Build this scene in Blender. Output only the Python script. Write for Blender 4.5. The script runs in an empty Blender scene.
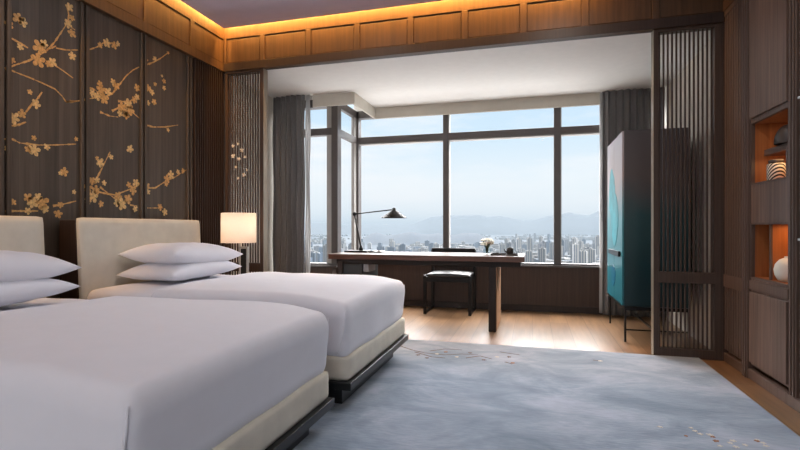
import bpy, bmesh, math, random
from mathutils import Vector, noise
random.seed(7)
R = math.radians
C = bpy.context.scene.collection
sc = bpy.context.scene

# ------------------------------------------------------------------ camera
F = 480.96; TH = 0.268941; Y0 = 227.89; H = 1.07
cam = bpy.data.cameras.new('camera'); cam_ob = bpy.data.objects.new('camera', cam); C.objects.link(cam_ob)
cam_ob.location = (0, 0, H); cam_ob.rotation_euler = (math.pi/2, 0, TH)
cam.sensor_fit = 'HORIZONTAL'; cam.sensor_width = 36; cam.lens = 36*F/800
cam.shift_y = (Y0-225)/800
cam.clip_start = 0.05; cam.clip_end = 60000
sc.camera = cam_ob
sc.view_settings.view_transform = 'Standard'; sc.view_settings.look = 'None'
sc.view_settings.gamma = 1; sc.view_settings.use_curve_mapping = False
sc.view_settings.exposure = 0.0

def ray(u, v):
    x = (u-400)/F; z = -(v-Y0)/F; c, s = math.cos(TH), math.sin(TH)
    return Vector((-s+x*c, c+x*s, z))
def onX(u, v, X):
    r = ray(u, v); return r*(X/r.x)+Vector((0, 0, H))
def onY(u, v, Y):
    r = ray(u, v); return r*(Y/r.y)+Vector((0, 0, H))
def onZ(u, v, Z):
    r = ray(u, v); return r*((Z-H)/r.z)+Vector((0, 0, H))

# ------------------------------------------------------------------ materials
def s2l(c):
    return tuple(((x/255)/12.92 if x/255 <= .04045 else ((x/255+.055)/1.055)**2.4) for x in c)+(1,)
def newmat(name):
    m = bpy.data.materials.new(name); m.use_nodes = True
    nt = m.node_tree; b = nt.nodes['Principled BSDF']
    return m, nt, b
def N(nt, t, **k):
    n = nt.nodes.new(t)
    for a, v in k.items(): setattr(n, a, v)
    return n
def plain(name, c, rough=.5, metal=0, noise_amt=.06, scale=12, bump=0, bscale=200, sheen=0, spec=.5):
    m, nt, b = newmat(name); c = s2l(c)
    tc = N(nt, 'ShaderNodeTexCoord'); no = N(nt, 'ShaderNodeTexNoise'); no.inputs['Scale'].default_value = scale
    no.inputs['Detail'].default_value = 4
    nt.links.new(tc.outputs['Object'], no.inputs['Vector'])
    rp = N(nt, 'ShaderNodeValToRGB')
    rp.color_ramp.elements[0].position = .3; rp.color_ramp.elements[1].position = .7
    rp.color_ramp.elements[0].color = tuple(x*(1-noise_amt) for x in c[:3])+(1,)
    rp.color_ramp.elements[1].color = tuple(min(1, x*(1+noise_amt)) for x in c[:3])+(1,)
    nt.links.new(no.outputs['Fac'], rp.inputs[0]); nt.links.new(rp.outputs[0], b.inputs['Base Color'])
    b.inputs['Roughness'].default_value = rough; b.inputs['Metallic'].default_value = metal
    b.inputs['Specular IOR Level'].default_value = spec
    if sheen: b.inputs['Sheen Weight'].default_value = sheen
    if bump:
        n2 = N(nt, 'ShaderNodeTexNoise'); n2.inputs['Scale'].default_value = bscale
        nt.links.new(tc.outputs['Object'], n2.inputs['Vector'])
        bp = N(nt, 'ShaderNodeBump'); bp.inputs['Strength'].default_value = bump; bp.inputs['Distance'].default_value = .002
        nt.links.new(n2.outputs['Fac'], bp.inputs['Height']); nt.links.new(bp.outputs[0], b.inputs['Normal'])
    return m
def wood(name, dark, light, grain=(40, 40, 1.2), rough=.45, plank=None, spec=.4, contrast=.5, pk=.85):
    """grain = noise scale per axis (small along the fibres); plank=(axis, width) varies tone board by board"""
    m, nt, b = newmat(name)
    tc = N(nt, 'ShaderNodeTexCoord'); mp = N(nt, 'ShaderNodeMapping'); mp.inputs['Scale'].default_value = grain
    nt.links.new(tc.outputs['Object'], mp.inputs[0])
    no = N(nt, 'ShaderNodeTexNoise'); no.inputs['Scale'].default_value = 1; no.inputs['Detail'].default_value = 6
    no.inputs['Roughness'].default_value = .65
    nt.links.new(mp.outputs[0], no.inputs['Vector'])
    rp = N(nt, 'ShaderNodeValToRGB')
    rp.color_ramp.elements[0].position = .5-contrast/2; rp.color_ramp.elements[1].position = .5+contrast/2
    rp.color_ramp.elements[0].color = s2l(dark); rp.color_ramp.elements[1].color = s2l(light)
    nt.links.new(no.outputs['Fac'], rp.inputs[0])
    out = rp.outputs[0]
    if plank:
        ax, w = plank
        sp = N(nt, 'ShaderNodeSeparateXYZ'); nt.links.new(tc.outputs['Object'], sp.inputs[0])
        dv = N(nt, 'ShaderNodeMath', operation='DIVIDE'); dv.inputs[1].default_value = w
        nt.links.new(sp.outputs[ax], dv.inputs[0])
        fl = N(nt, 'ShaderNodeMath', operation='FLOOR'); nt.links.new(dv.outputs[0], fl.inputs[0])
        wn = N(nt, 'ShaderNodeTexWhiteNoise', noise_dimensions='1D'); nt.links.new(fl.outputs[0], wn.inputs['W'])
        mr = N(nt, 'ShaderNodeMapRange'); mr.inputs['To Min'].default_value = pk; mr.inputs['To Max'].default_value = 1.1
        nt.links.new(wn.outputs['Value'], mr.inputs['Value'])
        fr = N(nt, 'ShaderNodeMath', operation='FRACT'); nt.links.new(dv.outputs[0], fr.inputs[0])
        gt = N(nt, 'ShaderNodeMapRange'); gt.inputs['From Min'].default_value = 0; gt.inputs['From Max'].default_value = .05
        gt.inputs['To Min'].default_value = .62; nt.links.new(fr.outputs[0], gt.inputs['Value'])
        mu = N(nt, 'ShaderNodeMath', operation='MULTIPLY'); nt.links.new(mr.outputs[0], mu.inputs[0]); nt.links.new(gt.outputs[0], mu.inputs[1])
        vm = N(nt, 'ShaderNodeVectorMath', operation='SCALE'); nt.links.new(out, vm.inputs[0]); nt.links.new(mu.outputs[0], vm.inputs['Scale'])
        out = vm.outputs[0]
    nt.links.new(out, b.inputs['Base Color'])
    b.inputs['Roughness'].default_value = rough; b.inputs['Specular IOR Level'].default_value = spec
    bp = N(nt, 'ShaderNodeBump'); bp.inputs['Strength'].default_value = .25; bp.inputs['Distance'].default_value = .002
    nt.links.new(no.outputs['Fac'], bp.inputs['Height']); nt.links.new(bp.outputs[0], b.inputs['Normal'])
    return m
def floor_mat():
    m, nt, b = newmat('oak_floor')
    tc = N(nt, 'ShaderNodeTexCoord'); mp = N(nt, 'ShaderNodeMapping'); mp.inputs['Rotation'].default_value = (0, 0, R(90))
    nt.links.new(tc.outputs['Object'], mp.inputs[0])
    br = N(nt, 'ShaderNodeTexBrick'); br.inputs['Scale'].default_value = 1
    br.inputs['Brick Width'].default_value = 1.9; br.inputs['Row Height'].default_value = .19
    br.inputs['Mortar Size'].default_value = .0018; br.inputs['Mortar Smooth'].default_value = .1
    br.inputs['Color1'].default_value = s2l((150, 114, 82)); br.inputs['Color2'].default_value = s2l((126, 94, 66))
    br.inputs['Mortar'].default_value = s2l((66, 44, 30)); br.offset = .37
    nt.links.new(mp.outputs[0], br.inputs['Vector'])
    m2 = N(nt, 'ShaderNodeMapping'); m2.inputs['Scale'].default_value = (22, 1.6, 22)
    nt.links.new(tc.outputs['Object'], m2.inputs[0])
    no = N(nt, 'ShaderNodeTexNoise'); no.inputs['Scale'].default_value = 1; no.inputs['Detail'].default_value = 6
    nt.links.new(m2.outputs[0], no.inputs['Vector'])
    mr = N(nt, 'ShaderNodeMapRange'); mr.inputs['From Min'].default_value = .3; mr.inputs['From Max'].default_value = .7
    mr.inputs['To Min'].default_value = .72; mr.inputs['To Max'].default_value = 1.15
    nt.links.new(no.outputs['Fac'], mr.inputs['Value'])
    vm = N(nt, 'ShaderNodeVectorMath', operation='SCALE'); nt.links.new(br.outputs['Color'], vm.inputs[0]); nt.links.new(mr.outputs[0], vm.inputs['Scale'])
    nt.links.new(vm.outputs[0], b.inputs['Base Color'])
    b.inputs['Roughness'].default_value = .34; b.inputs['Specular IOR Level'].default_value = .5
    return m
def rug_mat():
    m, nt, b = newmat('rug_wool')
    tc = N(nt, 'ShaderNodeTexCoord')
    mp = N(nt, 'ShaderNodeMapping'); mp.inputs['Scale'].default_value = (1.1, 1.7, 1)
    nt.links.new(tc.outputs['Object'], mp.inputs[0])
    no = N(nt, 'ShaderNodeTexNoise'); no.inputs['Scale'].default_value = 1.6; no.inputs['Detail'].default_value = 9; no.inputs['Roughness'].default_value = .62
    no.inputs['Distortion'].default_value = .6
    nt.links.new(mp.outputs[0], no.inputs['Vector'])
    rp = N(nt, 'ShaderNodeValToRGB'); e = rp.color_ramp.elements
    e[0].position = .34; e[0].color = s2l((114, 131, 148)); e[1].position = .66; e[1].color = s2l((168, 176, 192))
    x = e.new(.48); x.color = s2l((136, 150, 168))
    nt.links.new(no.outputs['Fac'], rp.inputs[0])
    m2 = N(nt, 'ShaderNodeMapping'); m2.inputs['Scale'].default_value = (14, 60, 1)
    nt.links.new(tc.outputs['Object'], m2.inputs[0])
    n2 = N(nt, 'ShaderNodeTexNoise'); n2.inputs['Scale'].default_value = 1; n2.inputs['Detail'].default_value = 5
    nt.links.new(m2.outputs[0], n2.inputs['Vector'])
    mr = N(nt, 'ShaderNodeMapRange'); mr.inputs['From Min'].default_value = .3; mr.inputs['From Max'].default_value = .7
    mr.inputs['To Min'].default_value = .92; mr.inputs['To Max'].default_value = 1.06
    nt.links.new(n2.outputs['Fac'], mr.inputs['Value'])
    vm = N(nt, 'ShaderNodeVectorMath', operation='SCALE'); nt.links.new(rp.outputs[0], vm.inputs[0]); nt.links.new(mr.outputs[0], vm.inputs['Scale'])
    nt.links.new(vm.outputs[0], b.inputs['Base Color'])
    b.inputs['Roughness'].default_value = .95; b.inputs['Specular IOR Level'].default_value = .1
    b.inputs['Sheen Weight'].default_value = .25
    bp = N(nt, 'ShaderNodeBump'); bp.inputs['Strength'].default_value = .5; bp.inputs['Distance'].default_value = .006
    nt.links.new(n2.outputs['Fac'], bp.inputs['Height']); nt.links.new(bp.outputs[0], b.inputs['Normal'])
    return m
def glass_mat(name, tint=(1, 1, 1, 1)):
    m = bpy.data.materials.new(name); m.use_nodes = True; nt = m.node_tree
    nt.nodes.remove(nt.nodes['Principled BSDF']); out = nt.nodes['Material Output']
    tr = N(nt, 'ShaderNodeBsdfTransparent'); tr.inputs[0].default_value = tint
    gl = N(nt, 'ShaderNodeBsdfGlossy'); gl.inputs['Roughness'].default_value = .02
    fr = N(nt, 'ShaderNodeFresnel'); fr.inputs[0].default_value = 1.10
    ge = N(nt, 'ShaderNodeNewGeometry'); iv = N(nt, 'ShaderNodeMath', operation='SUBTRACT'); iv.inputs[0].default_value = 1; nt.links.new(ge.outputs['Backfacing'], iv.inputs[1])
    fm = N(nt, 'ShaderNodeMath', operation='MULTIPLY'); nt.links.new(fr.outputs[0], fm.inputs[0]); nt.links.new(iv.outputs[0], fm.inputs[1])
    mx = N(nt, 'ShaderNodeMixShader'); nt.links.new(fm.outputs[0], mx.inputs[0]); nt.links.new(tr.outputs[0], mx.inputs[1]); nt.links.new(gl.outputs[0], mx.inputs[2])
    nt.links.new(mx.outputs[0], out.inputs[0]); return m
def cloth_thin(name, c, trans=.4, alpha=0.):
    m = bpy.data.materials.new(name); m.use_nodes = True; nt = m.node_tree
    nt.nodes.remove(nt.nodes['Principled BSDF']); out = nt.nodes['Material Output']; c = s2l(c)
    tc = N(nt, 'ShaderNodeTexCoord'); no = N(nt, 'ShaderNodeTexNoise'); no.inputs['Scale'].default_value = 90
    nt.links.new(tc.outputs['Object'], no.inputs['Vector'])
    rp = N(nt, 'ShaderNodeValToRGB'); rp.color_ramp.elements[0].color = tuple(x*.9 for x in c[:3])+(1,); rp.color_ramp.elements[1].color = c
    nt.links.new(no.outputs['Fac'], rp.inputs[0])
    d = N(nt, 'ShaderNodeBsdfDiffuse'); t = N(nt, 'ShaderNodeBsdfTranslucent')
    nt.links.new(rp.outputs[0], d.inputs[0]); nt.links.new(rp.outputs[0], t.inputs[0])
    mx = N(nt, 'ShaderNodeMixShader'); mx.inputs[0].default_value = trans
    nt.links.new(d.outputs[0], mx.inputs[1]); nt.links.new(t.outputs[0], mx.inputs[2])
    last = mx
    if alpha:
        tr = N(nt, 'ShaderNodeBsdfTransparent'); m2 = N(nt, 'ShaderNodeMixShader'); m2.inputs[0].default_value = alpha
        nt.links.new(mx.outputs[0], m2.inputs[1]); nt.links.new(tr.outputs[0], m2.inputs[2]); last = m2
    nt.links.new(last.outputs[0], out.inputs[0]); return m

M = {}
M['panel'] = wood('taupe_panel_wood', (64, 55, 47), (98, 85, 73), (28, 28, 1.0), .5, ('Y', .137), pk=.8)
M['panel_trim'] = wood('taupe_trim_wood', (62, 52, 44), (92, 78, 66), (60, 60, 1.5), .45)
M['frieze'] = wood('walnut_frieze', (66, 46, 30), (94, 68, 46), (34, 34, 1.6), .45)
M['dark'] = wood('dark_walnut', (40, 30, 26), (62, 47, 40), (70, 70, 1.5), .45)
M['slat'] = wood('slat_walnut', (58, 45, 38), (84, 66, 56), (90, 90, 1.5), .42)
M['right'] = wood('right_wall_walnut', (78, 62, 54), (138, 113, 100), (55, 55, 1.3), .42, ('Y', .118), pk=.86)
M['right_trim'] = wood('right_wall_trim', (80, 64, 56), (110, 90, 80), (80, 80, 1.5), .42)
M['dado'] = wood('sill_wall_wood', (60, 46, 40), (84, 66, 57), (45, 45, 1.4), .5)
M['legdark'] = wood('desk_leg_ebony', (26, 19, 15), (42, 31, 26), (60, 60, 1.5), .6)
M['tan'] = wood('lit_leg_side', (150, 108, 76), (184, 140, 102), (40, 40, 1.5), .5)  # tan tone puts the light on the desk leg's side into colour
M['leather'] = plain('black_leather', (38, 37, 38), .3, spec=.8)
M['desk'] = wood('desk_rosewood', (70, 41, 29), (110, 70, 52), (3, 60, 60), .3)
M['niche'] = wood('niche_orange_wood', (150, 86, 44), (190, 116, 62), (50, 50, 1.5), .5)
M['oak'] = floor_mat()
M['rug'] = rug_mat()
M['ceil'] = plain('ceiling_paint', (205, 196, 212), .9, noise_amt=.02)
M['white'] = plain('bay_ceiling_paint', (226, 224, 220), .9, noise_amt=.02)
M['cream'] = plain('cream_wall_paint', (206, 200, 188), .9, noise_amt=.03)
M['linen'] = plain('white_cotton', (224, 224, 232), .85, noise_amt=.012, bump=.15, bscale=500, sheen=.15, spec=.2)
M['sheet'] = plain('white_sheet', (220, 220, 228), .85, noise_amt=.012, bump=.15, bscale=500, spec=.2)
M['uph'] = plain('cream_upholstery', (205, 199, 186), .8, noise_amt=.05, bump=.4, bscale=700, spec=.2)
M['black'] = plain('black_lacquer', (30, 32, 33), .35)
M['blackm'] = plain('black_metal', (28, 27, 27), .35, .6)
M['gunmetal'] = plain('gunmetal', (44, 41, 38), .4, .4)
M['frame'] = plain('window_bronze', (92, 86, 84), .45, .2, noise_amt=.03)
M['frame_light'] = plain('window_grey_cap', (168, 164, 160), .45, .1, noise_amt=.03)
M['curtain'] = plain('grey_curtain', (122, 120, 120), .9, noise_amt=.08, scale=60, sheen=.3, spec=.1)
M['sheer'] = cloth_thin('white_sheer', (236, 236, 236), .5, .15)
M['shade'] = cloth_thin('lamp_shade_linen', (250, 240, 228), .55)
M['steel'] = plain('brushed_steel', (200, 198, 194), .28, .9, noise_amt=.03)
M['lit_edge'] = plain('lit_edge_metal', (136, 126, 112), .35, .5, noise_amt=.04)  # pale tone for the window-lit jamb edge, light put into colour
M['gold'] = plain('gold_leaf_paint', (206, 156, 92), .5, .1, noise_amt=.3, scale=60)
M['gold_pale'] = plain('pale_gold_leaf_paint', (220, 180, 118), .5, .1, noise_amt=.3, scale=60)
M['ivory'] = plain('ivory_paint', (226, 214, 196), .5)
M['ceramic'] = plain('white_ceramic', (232, 228, 214), .3, noise_amt=.03, scale=8)
M['teaceramic'] = plain('dark_clay', (58, 48, 44), .4)
M['petal'] = cloth_thin('white_petals', (250, 248, 240), .45)
M['petalc'] = plain('yellow_flower_centre', (214, 190, 110), .7)
M['stem'] = plain('green_stem', (82, 92, 48), .6)
M['paper'] = plain('white_paper', (236, 234, 228), .7)
M['glass'] = glass_mat('window_glass')
M['vglass'] = glass_mat('vase_glass', (.93, .96, .96, 1))
M['screen'] = plain('black_screen', (16, 18, 20), .12)
M['greyp'] = plain('grey_fabric_pad', (150, 150, 154), .7)
M['rugbrown'] = plain('rug_brown_yarn', (112, 92, 84), .95)
M['rugwhite'] = plain('rug_white_yarn', (206, 200, 188), .95)
M['rugrust'] = plain('rug_rust_yarn', (156, 112, 84), .95)
M['petalrug'] = M['rugwhite']

def cabinet_mat(name, k):
    m, nt, b = newmat(name)
    tc = N(nt, 'ShaderNodeTexCoord'); sp = N(nt, 'ShaderNodeSeparateXYZ'); nt.links.new(tc.outputs['Object'], sp.inputs[0])
    no = N(nt, 'ShaderNodeTexNoise'); no.inputs['Scale'].default_value = 2.2; no.inputs['Detail'].default_value = 5
    nt.links.new(tc.outputs['Object'], no.inputs['Vector'])
    a = N(nt, 'ShaderNodeMath', operation='MULTIPLY_ADD'); a.inputs[1].default_value = .5; a.inputs[2].default_value = -.25
    nt.links.new(no.outputs['Fac'], a.inputs[0])
    s = N(nt, 'ShaderNodeMath', operation='ADD'); nt.links.new(sp.outputs['Z'], s.inputs[0]); nt.links.new(a.outputs[0], s.inputs[1])
    mr = N(nt, 'ShaderNodeMapRange'); mr.inputs['From Min'].default_value = .3; mr.inputs['From Max'].default_value = 2.0
    nt.links.new(s.outputs[0], mr.inputs['Value'])
    rp = N(nt, 'ShaderNodeValToRGB'); e = rp.color_ramp.elements
    e[0].position = 0; e[0].color = s2l((26, 96, 108)); e[1].position = 1; e[1].color = s2l((184, 170, 172))
    for p, c in ((.3, (44, 118, 128)), (.5, (84, 150, 156)), (.62, (150, 158, 160)), (.74, (188, 166, 160))):
        x = e.new(p); x.color = s2l(c)
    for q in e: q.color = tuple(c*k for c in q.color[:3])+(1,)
    nt.links.new(mr.outputs[0], rp.inputs[0]); nt.links.new(rp.outputs[0], b.inputs['Base Color'])
    b.inputs['Roughness'].default_value = .3
    return m
M['lacquer'] = cabinet_mat('painted_lacquer', 1)
M['lacquer_dark'] = cabinet_mat('darkened_lacquer', .2)  # door gradient with all colours scaled down, for the cabinet body
M['tealpaint'] = plain('teal_brush_paint', (52, 158, 168), .3, noise_amt=.25, scale=9)
M['deepteal'] = plain('deep_teal_brush_paint', (24, 100, 128), .3, noise_amt=.25, scale=9)

# ------------------------------------------------------------------ mesh builder
class MB:
    def __init__(s): s.v = []; s.f = []; s.m = []; s.mi = 0; s.smooth = []
    def add(s, vs, fs, smooth=False):
        o = len(s.v); s.v += [Vector(p) for p in vs]
        for f in fs: s.f.append([i+o for i in f]); s.m.append(s.mi); s.smooth.append(smooth)
        return s
    def box(s, x0, x1, y0, y1, z0, z1):
        vs = [(x, y, z) for x in (x0, x1) for y in (y0, y1) for z in (z0, z1)]
        return s.add(vs, [(0, 1, 3, 2), (4, 6, 7, 5), (0, 4, 5, 1), (2, 3, 7, 6), (0, 2, 6, 4), (1, 5, 7, 3)])
    def hexa(s, p):   # 8 points: bottom 4 ccw, top 4 ccw
        return s.add(p, [(3, 2, 1, 0), (4, 5, 6, 7), (0, 1, 5, 4), (1, 2, 6, 5), (2, 3, 7, 6), (3, 0, 4, 7)])
    def lathe(s, prof, c=(0, 0, 0), n=32, cap=True):
        vs = []; c = Vector(c)
        for r, z in prof:
            for i in range(n):
                a = 2*math.pi*i/n; vs.append(c+Vector((r*math.cos(a), r*math.sin(a), z)))
        fs = []
        for k in range(len(prof)-1):
            for i in range(n):
                j = (i+1) % n; fs.append((k*n+i, k*n+j, (k+1)*n+j, (k+1)*n+i))
        if cap:
            fs.append(tuple(range(n-1, -1, -1))); b = (len(prof)-1)*n; fs.append(tuple(range(b, b+n)))
        return s.add(vs, fs, True)
    def tube(s, pts, r, n=10):
        pts = [Vector(p) for p in pts]; vs = []; fs = []
        for k, p in enumerate(pts):
            d = (pts[min(k+1, len(pts)-1)]-pts[max(k-1, 0)]).normalized()
            up = Vector((0, 0, 1)) if abs(d.z) < .95 else Vector((1, 0, 0))
            a = d.cross(up).normalized(); b = a.cross(d).normalized()
            rr = r[k] if isinstance(r, (list, tuple)) else r
            for i in range(n):
                t = 2*math.pi*i/n; vs.append(p+a*(rr*math.cos(t))+b*(rr*math.sin(t)))
        for k in range(len(pts)-1):
            for i in range(n):
                j = (i+1) % n; fs.append((k*n+i, (k+1)*n+i, (k+1)*n+j, k*n+j))
        fs.append(tuple(range(n))); b = (len(pts)-1)*n; fs.append(tuple(range(b+n-1, b-1, -1)))
        return s.add(vs, fs, True)
    def grid(s, fn, nu, nv, smooth=True):
        vs = [fn(i/nu, j/nv) for i in range(nu+1) for j in range(nv+1)]
        fs = [(i*(nv+1)+j, (i+1)*(nv+1)+j, (i+1)*(nv+1)+j+1, i*(nv+1)+j+1) for i in range(nu) for j in range(nv)]
        return s.add(vs, fs, smooth)
    def build(s, name, mats, parent=None, bevel=0, seg=2, recalc=True, solid=0, loc=None):
        if not isinstance(mats, (list, tuple)): mats = [mats]
        if parent is not None:
            off = Vector((0, 0, 0)); p = parent
            while p: off += p.location; p = p.parent
        else:
            if loc is None:
                xs = [v.x for v in s.v]; ys = [v.y for v in s.v]; zs = [v.z for v in s.v]
                loc = ((min(xs)+max(xs))/2, (min(ys)+max(ys))/2, min(zs))
            off = Vector(loc)
        me = bpy.data.meshes.new(name); me.from_pydata([v-off for v in s.v], [], s.f)
        for m in mats: me.materials.append(m)
        for p, mi, sm in zip(me.polygons, s.m, s.smooth): p.material_index = mi; p.use_smooth = sm
        if recalc:
            bm = bmesh.new(); bm.from_mesh(me); bmesh.ops.remove_doubles(bm, verts=bm.verts, dist=1e-5)
            bmesh.ops.recalc_face_normals(bm, faces=bm.faces); bm.to_mesh(me); bm.free()
        o = bpy.data.objects.new(name, me); C.objects.link(o)
        if parent is not None: o.parent = parent
        else: o.location = off
        if bevel:
            b = o.modifiers.new('bevel', 'BEVEL'); b.width = bevel; b.segments = seg; b.limit_method = 'ANGLE'; b.angle_limit = R(40)
        if solid:
            b = o.modifiers.new('solidify', 'SOLIDIFY'); b.thickness = solid; b.offset = 0
        return o
def tag(o, label, cat, group=None, kind=None):
    if label: o['label'] = label
    if cat: o['category'] = cat
    if group: o['group'] = group
    if kind: o['kind'] = kind
    return o
def struct(o): o['kind'] = 'structure'; return o
def thing(name, loc, label, cat, group=None):
    o = bpy.data.objects.new(name, None); C.objects.link(o); o.location = loc; o.empty_display_size = .1
    return tag(o, label, cat, group)
def copy_tree(o, parent=None):
    c = o.copy(); C.objects.link(c)
    if parent: c.parent = parent
    for ch in list(o.children): copy_tree(ch, c)
    return c
def rbox(mb, x0, x1, y0, y1, z0, z1, r, nx=20, ny=20, nz=8, fn=None):
    """rounded box with dense faces; fn displaces each point"""
    cx, cy, cz = (x0+x1)/2, (y0+y1)/2, (z0+z1)/2; hx, hy, hz = (x1-x0)/2, (y1-y0)/2, (z1-z0)/2
    rx, ry, rz = (r if isinstance(r, tuple) else (r, r, r))
    def ease(t, h, rr):   # denser near the ends
        return t*h
    def P(a, b, c):
        p = Vector((a*hx, b*hy, c*hz))
        q = Vector((max(-(hx-rx), min(hx-rx, p.x)), max(-(hy-ry), min(hy-ry, p.y)), max(-(hz-rz), min(hz-rz, p.z))))
        d = Vector(((p.x-q.x)/rx, (p.y-q.y)/ry, (p.z-q.z)/rz))
        m = max(abs(d.x), abs(d.y), abs(d.z))
        if d.length > 1e-9: d = d*(m/d.length)
        w = Vector((cx+q.x+d.x*rx, cy+q.y+d.y*ry, cz+q.z+d.z*rz))
        return fn(w) if fn else w
    def L(n): return [-1+2*i/n for i in range(n+1)]
    X, Y, Z = L(nx), L(ny), L(nz)
    def face(f, A, B):
        vs = [f(a, b) for a in A for b in B]; nb = len(B)
        fs = [(i*nb+j, (i+1)*nb+j, (i+1)*nb+j+1, i*nb+j+1) for i in range(len(A)-1) for j in range(nb-1)]
        mb.add(vs, fs, True)
    face(lambda a, b: P(a, b, 1), X, Y); face(lambda a, b: P(a, b, -1), X, Y)
    face(lambda a, b: P(a, 1, b), X, Z); face(lambda a, b: P(a, -1, b), X, Z)
    face(lambda a, b: P(1, a, b), Y, Z); face(lambda a, b: P(-1, a, b), Y, Z)
    return mb

# ------------------------------------------------------------------ room numbers
XL, XR = -3.19, 1.52         # side walls
YB = 4.45                    # bulkhead / screen plane
YN = -3.4                    # near end of what is modelled
ZF = 2.72                    # underside of bulkhead and frieze
ZC = 3.127                    # ceiling panel
YW = 6.45                    # main window plane
YW1 = 5.72                   # left window plane
XJ = -2.42                   # window jog
SILL = .605; HEAD = 2.62; TR0, TR1 = 2.26, 2.35

# floor
struct(MB().box(XL-.3, XR+.5, YN, YW+.2, -.12, 0).build('floor', M['oak'], loc=(0, 0, 0)))
# rug
rug = MB().box(-2.5, 1.306, -.7, 4.42, .001, .014)
rug_o = rug.build('rug', M['rug'], bevel=.005); tag(rug_o, 'large mottled blue-grey rug with sparse blossom sprigs under both beds', 'rug')
def petal_blob(mb, c, r, n=5, z=.0, nrm='z', jitter=.25):
    """one five-lobed blossom outline on a plane; nrm z = floor, x = left wall, y = facing the camera"""
    a0 = random.random()*6.28; lob = [random.uniform(.72, 1.12) for _ in range(n)]; ring = []
    for i in range(n*8):
        t = 2*math.pi*i/(n*8); k = int(t/(2*math.pi)*n) % n; w_ = abs(math.sin(t*n/2))**.6
        rr = r*(.34+.66*w_*lob[k])*(1+random.uniform(-.05, .05))
        ring.append((rr*math.cos(t+a0), rr*math.sin(t+a0)))
    add_flat(mb, c, ring, nrm, .0016)
def add_flat(mb, c, ring, nrm, th):
    c = Vector(c)
    if nrm == 'z': f = lambda a, b, h: c+Vector((a, b, h))
    elif nrm == 'x': f = lambda a, b, h: c+Vector((h, a, b))
    else: f = lambda a, b, h: c+Vector((a, -h, b))
    n = len(ring); vs = [f(a, b, 0) for a, b in ring]+[f(a, b, th) for a, b in ring]
    fs = [tuple(range(n, 2*n)), tuple(range(n-1, -1, -1))]+[(i, (i+1) % n, n+(i+1) % n, n+i) for i in range(n)]
    mb.add(vs, fs)
def ribbon(mb, pts, w, nrm, th=.0014, wob=.35):
    """a flat branch along 3-D points lying in the plane"""
    ax = {'z': (0, 1), 'x': (1, 2), 'y': (0, 2)}[nrm]
    P = []
    for k in range(len(pts)-1):
        a, b = Vector(pts[k]), Vector(pts[k+1]); n = max(2, int((b-a).length/.03))
        for i in range(n): P.append(a.lerp(b, i/n))
    P.append(Vector(pts[-1]))
    for k in range(len(P)-1):
        a, b = P[k], P[k+1]; d = (b-a).normalized()
        u, v = d[ax[0]], d[ax[1]]; L = math.hypot(u, v) or 1
        w0 = w*(1+random.uniform(-wob, wob))*(1-.5*k/len(P)); w1 = w*(1-.5*(k+1)/len(P))
        q = []
        for p, ww in ((a, w0), (b, w1)):
            for sgn in (-1, 1):
                o = Vector((0, 0, 0)); o[ax[0]] = -v/L*ww*sgn/2; o[ax[1]] = u/L*ww*sgn/2; q.append(p+o)
        base = q[0]; ring = [((x-base)[ax[0]], (x-base)[ax[1]]) for x in (q[0], q[1], q[3], q[2])]
        add_flat(mb, base, ring, nrm, th)
# rug sprigs (a part of the rug)
zr = .0135
def rz(u, v): p = onZ(u, v, zr); return (p.x, p.y, zr)
for pl in ([(400, 346), (412, 350), (425, 353), (445, 355), (462, 354), (478, 355)], [(415, 352), (432, 357), (445, 358)], [(430, 351), (445, 349), (462, 350)],
           [(466, 358), (480, 356), (492, 359)], [(500, 352), (520, 355)], [(505, 362), (512, 364)], [(593, 360), (600, 361)]):
    q = MB(); ribbon(q, [rz(*p) for p in pl], .014, 'z'); q.build('woven_branch', M['rugbrown'], rug_o, recalc=False)
for i, (u, v) in enumerate(((418, 355), (427, 358), (470, 353), (484, 360), (509, 357), (513, 363), (446, 352), (660, 427), (686, 436), (700, 434), (716, 441), (733, 441),
             (691, 428), (695, 431), (710, 435), (713, 437), (730, 443), (736, 447), (720, 446), (757, 441), (763, 443), (766, 446), (745, 445), (757, 440), (600, 361), (437, 354), (457, 357), (497, 357))):
    q = MB(); petal_blob(q, rz(u, v), .020 if v < 400 else random.uniform(.010, .018), nrm='z')
    q.build('woven_blossom', M['rugbrown'] if i < 5 else M['rugrust'] if i in (5, 6, 8, 10, 15, 19) else M['rugwhite'], rug_o, recalc=False)

# ---------------- left wall
struct(MB().box(XL-.2, XL, YN, YW1+.12, 0, 3.4).build('wall_left', M['panel'], loc=(XL, 0, 0)))
# recessed cream skin of the left wall inside the bay
struct(MB().box(XL, XL+.012, YB+.08, YW1+.1, 0, ZF).build('trim_1', M['cream']))
t = MB()   # upright mouldings between the painted panels
for y in (2.245-1.1, 2.245-.55, 2.245, 2.80, 3.355, 3.92):
    t.box(XL, XL+.018, y-.036, y-.012, .1, ZF); t.box(XL, XL+.018, y+.008, y+.034, .1, ZF)
for y in (2.245-1.1, 2.245-.55, 2.245, 2.80, 3.355): pass
struct(t.build('trim_2', M['panel_trim'], bevel=.003))
struct(MB().box(XL, XL+.024, YN, YB, 0, .1).build('baseboard_left', M['dark'], bevel=.003))
# fluted strip at the far end of the left wall
t = MB(); y = 3.975
t.box(XL, XL+.006, 3.96, YB, .1, ZF)
while y < YB-.02: t.box(XL+.006, XL+.032, y, y+.016, .1, ZF); y += .0335
struct(t.build('trim_3', M['dark']))
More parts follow.
